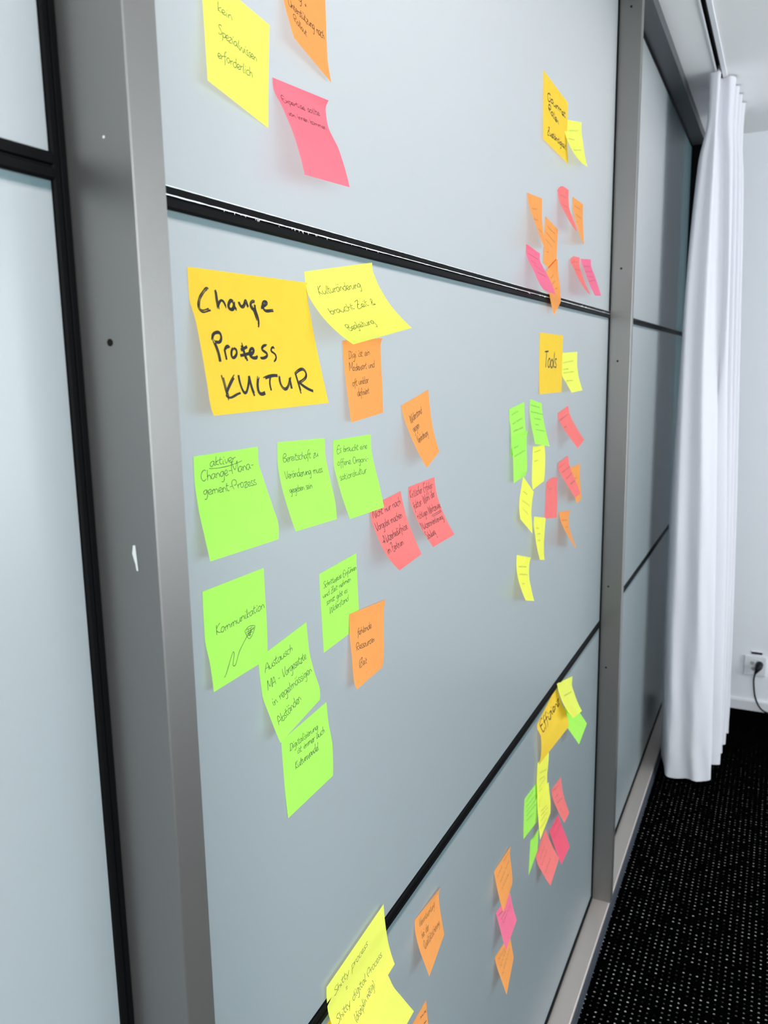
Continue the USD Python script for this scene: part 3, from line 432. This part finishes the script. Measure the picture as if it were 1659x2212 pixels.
[32,"green",1.2836,1.3379,-8.15,70.7,[[-0,0.6],[13.8,0.4],[37.2,3.7],[56.3,8.6],[71.1,12.7]],[[0,0.6],[21.7,3.9],[48.4,11],[71.1,17.9]],[["~",0.087,0.138,0.786,0.134,2.3],["~",0.089,0.286,0.99,0.269,2.3],["~",0.282,0.419,0.783,0.41,2.3],["~",0.31,0.554,0.55,0.551,2.3],["~",0.279,0.678,0.909,0.666,2.4]],[]],
[33,"yellow",1.3035,1.2602,-3,72.1,[[-0,0.6],[13.2,0.4],[40.5,0.4],[54.8,0.6],[70.6,2.7]],[[0,0.6],[18.8,2.7],[46.6,3],[61.9,1.8]],[["~",0.128,0.163,0.609,0.13,2.6],["~",0.144,0.37,0.448,0.37,2.5]],[]],
[34,"yellow",1.2498,1.218,-28.04,71.6,[[0,0.6],[11.4,0.4],[33.9,0.4],[50.4,1.9],[71.1,7]],[[0,0.6],[13,0.4],[31.7,1.3],[52.4,5.1],[72.2,8.9]],[["~",0.16,0.303,0.502,0.258,2.4],["~",0.204,0.507,0.819,0.417,2.5],["~",0.221,0.673,0.705,0.663,2.4]],[]],
[35,"coral",1.4655,1.3055,7.21,79.8,[[0,0.6],[7.3,0.4],[21.9,7.1],[37.6,16.6],[52.1,27.4],[64.2,35.8]],[[0,0.6],[9.5,1.5],[27.3,7.8],[47.6,19],[65.4,30.1]],[["~",0.069,0.219,0.862,0.212,2.6],["~",0.08,0.407,0.325,0.427,1.7]],[]],
[36,"coral",1.47,1.2144,4.76,76.1,[[0,2],[8,2],[25.1,9.4],[39.7,18],[62.8,32.8]],[[-0,2],[12.3,3.6],[27.7,7.5],[42.3,13.9],[57.7,20.4],[73.2,25.6]],[["~",0.112,0.147,0.561,0.13,2.7],["~",0.146,0.301,0.95,0.288,2.6],["~",0.271,0.498,0.99,0.456,2.6],["~",0.363,0.669,0.904,0.66,2.6]],[]],
[37,"orange",1.5554,1.1947,-0.93,102.2,[[0,0.6],[14.7,3.6],[40.3,10.7],[66.6,17.9]],[[0,0.6],[19.1,0.5],[43.7,2.3],[64.3,4.9],[72.5,5.2]],[["~",0.24,0.349,0.67,0.371,2.9]],[]],
[38,"coral",1.3943,1.197,-6.32,76.5,[[0,0.6],[7.6,0.4],[32.2,0.9],[55.7,0.4],[71,0.4]],[[0,0.6],[22.7,1.1],[47.1,2.9],[74.2,3.3]],[["~",0.098,0.208,0.247,0.202,2.6],["~",0.224,0.309,0.526,0.297,4.3]],[]],
[39,"yellow",1.3183,1.1417,-11.44,76.6,[[-0,0.6],[7.9,0.4],[27.8,3.7],[49.9,8.7],[71.5,15.4]],[[0,0.6],[16.6,0.4],[39,0.4],[56.6,1.4],[73.5,3.7]],[["~",0.179,0.28,0.431,0.268,2.4],["~",0.223,0.419,0.544,0.399,2.4],["~",0.191,0.567,0.523,0.556,2.4]],[]],
[40,"orange",1.4886,1.1209,-7.3,82.3,[[-0,0.6],[10.5,3],[26.3,9.5],[44.2,20.4],[63.4,33.6]],[[-0.7,2.9],[11.6,0.4],[31.1,2.6],[50.3,8.9],[70,18.2]],[["~",0.161,0.248,0.851,0.267,2.7],["~",0.32,0.44,0.792,0.452,2.8]],[]],
[41,"yellow",1.2203,1.0967,-15.11,79.2,[[0,0.6],[15.3,1.4],[33.9,5.3],[52.2,12.3],[69.5,21.4]],[[-0.1,2],[13.2,0.4],[32,2],[50.4,7],[70.8,13.9]],[["~",0.175,0.26,0.759,0.239,2.3],["~",0.162,0.427,0.853,0.416,2.3],["~",0.228,0.625,0.466,0.629,2.3]],[]],
[42,"gold",1.3604,0.7541,9.17,142.6,[[0,0.6],[7,0.4],[25,6.9],[42.6,7.2],[84.8,2.2]],[[0,0.6],[41.3,9.7],[56.7,17.7],[90,22.2]],[["Effizienz",0.086,0.258,0.949,0.378,8.9]],[]],
[43,"lemon",1.493,0.7836,-14.12,139.5,[[-0,2.5],[13.8,6.9],[34.8,16.7],[47.7,25.9],[60.6,39.7]],[[0,2.5],[14.8,2.3],[34.7,9.1],[52.4,17.5],[68.1,27.4]],[["~",0.247,0.414,0.813,0.421,2.7]],[]],
[44,"green",1.5423,0.6888,19.14,69.6,[[0,0.6],[23.5,14.5],[59.4,33.8]],[[0,0.6],[40.8,22],[65.5,34.8]],[],[]],
[45,"yellow",1.3627,0.6786,-11.32,83.4,[[-0,2],[5.8,2.1],[28.6,2.5],[50.9,4.8],[65.8,6.3]],[[0,2],[18.4,2.3],[42.5,1.6],[61.5,2.9],[67.8,3.3]],[["~",0.278,0.381,0.825,0.455,2.9],["~",0.224,0.549,0.702,0.606,2.9],["~",0.204,0.749,0.792,0.68,2.9],["~",0.193,0.859,0.442,0.848,1.9]],[]],
[46,"yellow",1.3599,0.618,-10.98,84.9,[[0,3],[16.5,4.6],[46.3,8.5],[65.6,11.4],[80.3,14]],[[0,3],[17.3,5.3],[40.6,9.4],[58.1,10.1]],[["~",0.128,0.33,0.22,0.209,2.4],["~",0.225,0.491,0.695,0.561,2.7],["~",0.202,0.579,0.744,0.661,2.7],["~",0.176,0.684,0.662,0.753,2.7],["~",0.07,0.818,0.648,0.909,3.5]],[]],
[47,"green",1.2857,0.6472,-6.05,82.1,[[0,0.6],[15.4,0.4],[39.2,0.8],[73.1,1.6]],[[0,0.6],[32.8,2.6],[74.8,3.2]],[["~",0.12,0.155,0.688,0.103,2.6],["~",0.133,0.285,0.815,0.28,2.6],["~",0.201,0.418,0.88,0.39,2.6],["~",0.208,0.524,0.888,0.52,2.6],["~",0.217,0.652,0.71,0.677,2.6]],[]],
[48,"green",1.3282,0.5432,-7.42,56.9,[[0,0.6],[10.7,0.4],[31.7,0.4],[47.5,0.4],[64.7,0.4]],[[0,0.6],[15.3,0.4],[29.8,0.4],[41.4,0.4]],[],[]],
[49,"coral",1.4766,0.5691,-7.48,77.5,[[0,0.6],[13.2,2.8],[35.2,12.9],[60.9,29.2]],[[0,0.6],[22.9,4.2],[48.2,11.7],[69.7,21.4]],[["~",0.124,0.112,0.662,0.158,3],["~",0.189,0.334,0.524,0.346,2.9],["~",0.21,0.496,0.764,0.536,2.8],["~",0.165,0.68,0.35,0.701,1.9]],[]],
[50,"rose",1.4654,0.4865,-1.97,71.2,[[0,0.6],[17.5,7.1],[42.1,16.8],[64.2,26.7]],[[0,0.6],[19.7,7.7],[42.1,17.7],[63.9,26.1]],[["~",0.12,0.107,0.892,0.109,4],["~",0.068,0.282,0.99,0.305,4]],[]],
[51,"coral",1.3665,0.4916,12.66,70.7,[[0,0.6],[16.7,2.7],[36.2,10.5],[66.3,25.8]],[[0,0.6],[23.3,7.1],[45.3,15.2],[66,24.8]],[["~",0.174,0.093,0.67,0.107,3.3],["~",0.18,0.322,0.655,0.27,4.3],["~",0.114,0.46,0.715,0.449,4.1],["~",0.114,0.683,0.647,0.692,3]],[]],
[52,"orange",1.1177,0.6097,-4,83.3,[[0,0.6],[9.4,2.7],[33,8.4],[48.1,12.6],[62.9,17.9]],[[-3.1,2.4],[11.1,1],[32.8,4.3],[58.6,7],[64,6.6]],[["~",0.545,0.142,0.908,0.151,3.6],["~",0.629,0.388,0.932,0.36,3.4],["~",0.106,0.24,0.458,0.198,3.4],["~",0.209,0.442,0.565,0.402,3.4],["~",0.219,0.616,0.765,0.591,3.4]],[]],
[53,"hotpink",1.1291,0.5302,-9.98,77.7,[[-0,0.6],[23.5,9.1],[54.9,20.8]],[[0,0.6],[15,4.7],[41.8,14.9]],[["~",0.094,0.15,0.365,0.204,2.9],["~",0.182,0.323,0.516,0.308,3],["~",0.234,0.478,0.873,0.374,4.3]],[]],
[54,"orange",1.1253,0.4529,-9.96,81.2,[[0,0.6],[15.5,5.8],[35.2,15.2],[53.5,23.8]],[[0,0.6],[20,6.1],[36.7,10.3]],[["~",0.15,0.202,0.639,0.211,4.3],["~",0.153,0.403,0.589,0.312,4.2],["~",0.117,0.609,0.842,0.472,4.4]],[]],
[55,"orange",0.8111,0.7314,-6.58,80,[[0,0.6],[10.6,1.6],[33.3,8],[50.2,16],[64.3,22.6]],[[-5.8,4.1],[6.1,0.5],[18.9,1.6],[36.7,5.2],[58,10]],[["Verantwortung",0.153,0.243,0.801,0.296,4.9],["bei der",0.159,0.448,0.47,0.486,4.7],["Qualitätssicherung",0.149,0.63,0.878,0.708,4.7]],[]],
[56,"lemon",0.5969,0.8051,2.99,125.9,[[0,3.3],[13.5,2.5],[26.1,2.9],[38.1,5.3],[51.1,9.2],[67.9,15.9]],[[0,3.3],[15.4,3.8],[44.8,6.5],[61.6,10.1],[73.3,13.9]],[["Shitty process",0.108,0.311,0.676,0.279,4.5],["=",0.266,0.474,0.305,0.474,4.3],["Shitty digital Process",0.064,0.702,0.861,0.691,4.2],["(disziplin nötig)",0.268,0.965,0.642,0.895,4.1]],[]],
[57,"lemon",0.5996,0.7308,-1.41,128,[[0,0.6],[15.1,2.7],[46.3,10],[76.4,23.6]],[[0,0.6],[7.9,5.4],[19.7,12.3],[27.1,20.8],[34.5,29.3],[40.5,36.6]],[],[]],
[58,"gold",0.5002,0.7615,-0.12,122.2,[[0,0.6],[15.5,0.6],[36.3,1.8],[49.6,4.1]],[[0,0.6],[14.6,1.8],[47.7,7.3],[77.2,14.5]],[],[]],
[59,"orange",0.784,0.5961,-0.59,60.6,[[-0,0.6],[23.4,2.3],[40.5,7.7],[56.9,15]],[[0,0.6],[13.7,1.5],[33.2,3.4],[52.4,6.2],[65.1,10.1]],[["~",0.677,0.178,0.963,0.213,3],["~",0.809,0.391,0.951,0.413,2.2]],[]]]''')
# number: (label, height of the pad in mm, pen)
INFO = {
1: ('lemon yellow sticky note reading "kein Spezialwissen erforderlich" at the upper left', 'pencil', .40),
2: ('orange sticky note cut by the top of the picture, reading "Unterstützung nach Rollout"', 'ink', .42),
3: ('pink sticky note reading "Expertise sollte von innen kommen" above the left seal', 'ink', .40),
4: ('large golden yellow sticky note reading "Change Prozess KULTUR" in thick black marker', 'marker', 2.4),
5: ('wide lemon sticky note reading "Kulturänderung braucht Zeit & Begleitung", overlapping the large golden one', 'ink', .42),
6: ('orange sticky note reading "Digi ist ein Modewort und oft unklar definiert"', 'ink', .40),
7: ('orange sticky note reading "Widerstand gegen Veränderung", standing alone in the middle pane', 'ink', .44),
8: ('green sticky note reading "aktiver Change-Management-Prozess" with the first word underlined', 'pencil', .42),
9: ('green sticky note reading "Bereitschaft zu Veränderung muss gegeben sein"', 'pencil', .40),
10: ('green sticky note reading "Es braucht eine offene Organisationskultur"', 'pencil', .40),
11: ('coral pink sticky note reading "Nicht nur nach Vorgabe machen", tucked under a green one', 'ink', .44),
12: ('coral pink sticky note reading "Kritischer Erfolgsfaktor" with a double underlined word', 'ink', .42),
13: ('green sticky note reading "Kommunikation" with a drawn zigzag arrow', 'pencil', .42),
14: ('green sticky note reading "Austausch MA - Vorgesetzte in regelmässigen Abständen"', 'pencil', .42),
15: ('green sticky note reading "Digitalisierung ist immer auch Kulturwandel"', 'pencil', .40),
16: ('green sticky note reading "Schrittweise Einführen und Zeit nehmen"', 'pencil', .38),
17: ('orange sticky note reading "fehlende Ressourcen", stuck on the corner of a green note', 'ink', .44),
18: ('large golden note reading "Gourmet Rollen Zuständigkeit" near the top of the right post', 'marker', 1.6),
19: ('lemon note overlapping the right edge of the golden "Gourmet Rollen" note', 'faint', .34),
20: ('orange note, upper left one of the cluster above the seal by the right post', 'faint', .34),
21: ('middle orange note above the seal, another orange note on its lower end', 'faint', .34),
22: ('orange note hanging down across the black seal below the upper right cluster', 'faint', .34),
23: ('hot pink note crossing the orange note that hangs over the black seal', 'faint', .34),
24: ('coral pink curled note with rounded top in the cluster under "Gourmet Rollen"', 'faint', .34),
25: ('narrow orange note closest to the right post in the upper cluster', 'faint', .34),
26: ('coral pink curled note left of the hot pink one nearest the post', 'faint', .34),
27: ('hot pink note nearest the right post, just above the black seal', 'faint', .34),
28: ('large golden yellow note reading "Tools"', 'marker', 2.6),
29: ('pale lemon note stuck to the right edge of the golden "Tools" note', 'faint', .34),
30: ('green note at the top left of the "Tools" cluster, lower half under another green note', 'faint', .34),
31: ('green note stuck over the lower half of another green note below "Tools"', 'faint', .34),
32: ('green note directly below "Tools", its end overlapping a yellow note', 'faint', .34),
33: ('yellow note hanging below the right-hand green note of the "Tools" cluster', 'faint', .34),
34: ('yellow slanted note below the stacked green notes of the "Tools" cluster', 'faint', .34),
35: ('coral pink slanted note alone at right below the lemon note of "Tools"', 'faint', .34),
36: ('coral pink slanted note covering an orange note near the right post', 'faint', .34),
37: ('orange note almost hidden behind a coral pink one near the right post', 'faint', .34),
38: ('upright coral pink note with a curled corner, yellow note touching its lower left corner', 'faint', .34),
39: ('yellow note hanging from the lower left corner of the upright coral note', 'faint', .34),
40: ('orange note curling to a thin tail, lowest at right in the "Tools" cluster', 'faint', .34),
41: ('yellow note on its own, lowest of the "Tools" cluster', 'faint', .34),
42: ('large golden yellow note reading "Effizienz" below the lower seal', 'marker', 1.9),
43: ('lemon note overlapping the upper right corner of the golden "Effizienz" note', 'faint', .34),
44: ('green note peeping out from behind the lemon and golden "Effizienz" notes', 'faint', .34),
45: ('yellow note hanging directly below the golden "Effizienz" note', 'faint', .34),
46: ('yellow note with the second yellow one above it, covering the edges of two green notes', 'faint', .34),
47: ('green note left of the two yellow notes below "Effizienz"', 'faint', .34),
48: ('green curled blank note below the yellow notes of the "Effizienz" cluster', 'faint', .34),
49: ('coral pink note, topmost of the three pink ones below "Effizienz"', 'faint', .34),
50: ('rosy red note, middle of the three pink ones below "Effizienz"', 'faint', .34),
51: ('coral pink note, lowest and leftmost of the three pink ones below "Effizienz"', 'faint', .34),
52: ('orange note, topmost of the three-note column near the bottom', 'faint', .34),
53: ('hot pink note between two orange notes in the column near the bottom', 'faint', .34),
54: ('orange note at the foot of the column, below the hot pink one', 'faint', .34),
55: ('orange sticky note reading "Verantwortung bei der Qualitätssicherung"', 'pencil', .38),
56: ('wide lemon sticky note reading "Shitty process = Shitty digital Process" across the lower seal', 'pencil', .42),
57: ('wide lemon sticky note below the "Shitty process" one, cut by the bottom of the picture', 'pencil', .42),
58: ('golden yellow note, only a corner showing under the "Shitty process" note', 'pencil', .42),
59: ('orange note cut by the bottom edge of the picture, right of the lemon notes', 'pencil', .7),
}

LIFT = {10: 0}                                  # notes stuck on top of others: extra mm off the glass
def edge_curve(E, lift):
    E = np.array(E, float); d = np.r_[0, np.cumsum(np.hypot(*np.diff(E, axis=0).T))]
    E[:, 1] += lift
    return PchipInterpolator(d / d[-1], E), d[-1]
for num, paper, oy, oz, ang, wid, EL, ER, lines, marks in NOTES:
    label, pen, pw = INFO[num]
    R = np.random.default_rng(num)
    lift = LIFT.get(num, 0); lift = lift if isinstance(lift, tuple) else (lift, lift)
    (fl, ll), (fr, lr) = edge_curve(EL, lift[0]), edge_curve(ER, lift[1])
    a = math.radians(ang); t = np.array([math.cos(a), math.sin(a)]); dn = np.array([math.sin(a), -math.cos(a)]); hgt = (ll + lr) / 2
    def surf(u, v, off=0.0, fl=fl, fr=fr, t=t, dn=dn, oy=oy, oz=oz, wid=wid):
        u, v = np.asarray(u, float), np.asarray(v, float)
        def P(u, v, curl=num in (24, 26, 38)):
            if curl: v = np.clip(v + .13 * np.clip(1 - u / .55, 0, 1) ** 2 * (1 - v) ** 5, 0, 1)   # the corner rolls back
            e = fl(v) * (1 - u)[..., None] + fr(v) * u[..., None]
            yz = np.array([oy, oz]) + (u * wid / 1000)[..., None] * t + (e[..., 0] / 1000)[..., None] * dn
            return np.concatenate([e[..., 1:] / 1000, yz], -1)
        p = P(u, v)
        if off:
            e = 1e-3; n = np.cross(P(u + e, v) - P(u - e, v), P(u, np.clip(v + e, 0, 1)) - P(u, np.clip(v - e, 0, 1)))
            n /= np.linalg.norm(n, axis=-1, keepdims=True); n *= np.where(n[..., :1] < 0, -1, 1); p = p + n * off
        return p
    gu, gv = np.meshgrid(np.linspace(0, 1, 9), np.linspace(0, 1, 49))
    V, F = sheet_mesh(surf(gu, gv, .00010)); mesh_ = (V, F[:, ::-1])     # paper: one sheet, light comes through it
    T = thing('sticky_note', label, 'sticky note', (0, oy, oz), group='sticky notes on the glass partition')
    obj('sheet', mesh_, 'paper_' + paper, T, smooth=40)
    strokes = []
    S = np.array([wid, hgt])
    for s, u0, v0, u1, v1, xh in lines: strokes += [(q, pw) for q in write(s, np.array([u0, v0]) * S, np.array([u1, v1]) * S, xh, R)]
    for mk in marks: strokes.append((smooth_line(np.array(mk) * S, 4), pw))
    if strokes:
        V, F, c = [], [], 0
        for q, w_ in strokes:
            d = np.gradient(q, axis=0); d /= np.maximum(np.linalg.norm(d, axis=1, keepdims=True), 1e-9); nn = np.stack([-d[:, 1], d[:, 0]], 1)
            q0, W = q, w_
            for o, fr_ in (((-.32, .42), (.02, .46), (.33, .40)) if pen == 'marker' else ((0, 1),)):   # a broad marker leaves streaks
              q = q0 + nn * W * (o + (.10 * R.normal() if pen == 'marker' else 0)); w_ = W * fr_
              if pen == 'marker' and len(q) > 8: i0, i1 = int(R.integers(0, 2)), len(q) - int(R.integers(0, 2)); q, n_ = q[i0:i1], nn[i0:i1]
              else: n_ = nn
              ww = w_ * (1 + .18 * np.sin(np.arange(len(q)) * .9 + c))[:, None] * .5
              l, r = np.clip((q + n_ * ww) / S, .002, .998), np.clip((q - n_ * ww) / S, .002, .998)
              V += [surf(l[:, 0], l[:, 1], .00030), surf(r[:, 0], r[:, 1], .00030)]; k = len(q); i = np.arange(k - 1)
              F.append(np.stack([c + i, c + i + 1, c + k + i + 1, c + k + i], 1)); c += 2 * k
        obj('handwriting', join((np.vstack(V), np.vstack(F))), pen, T)
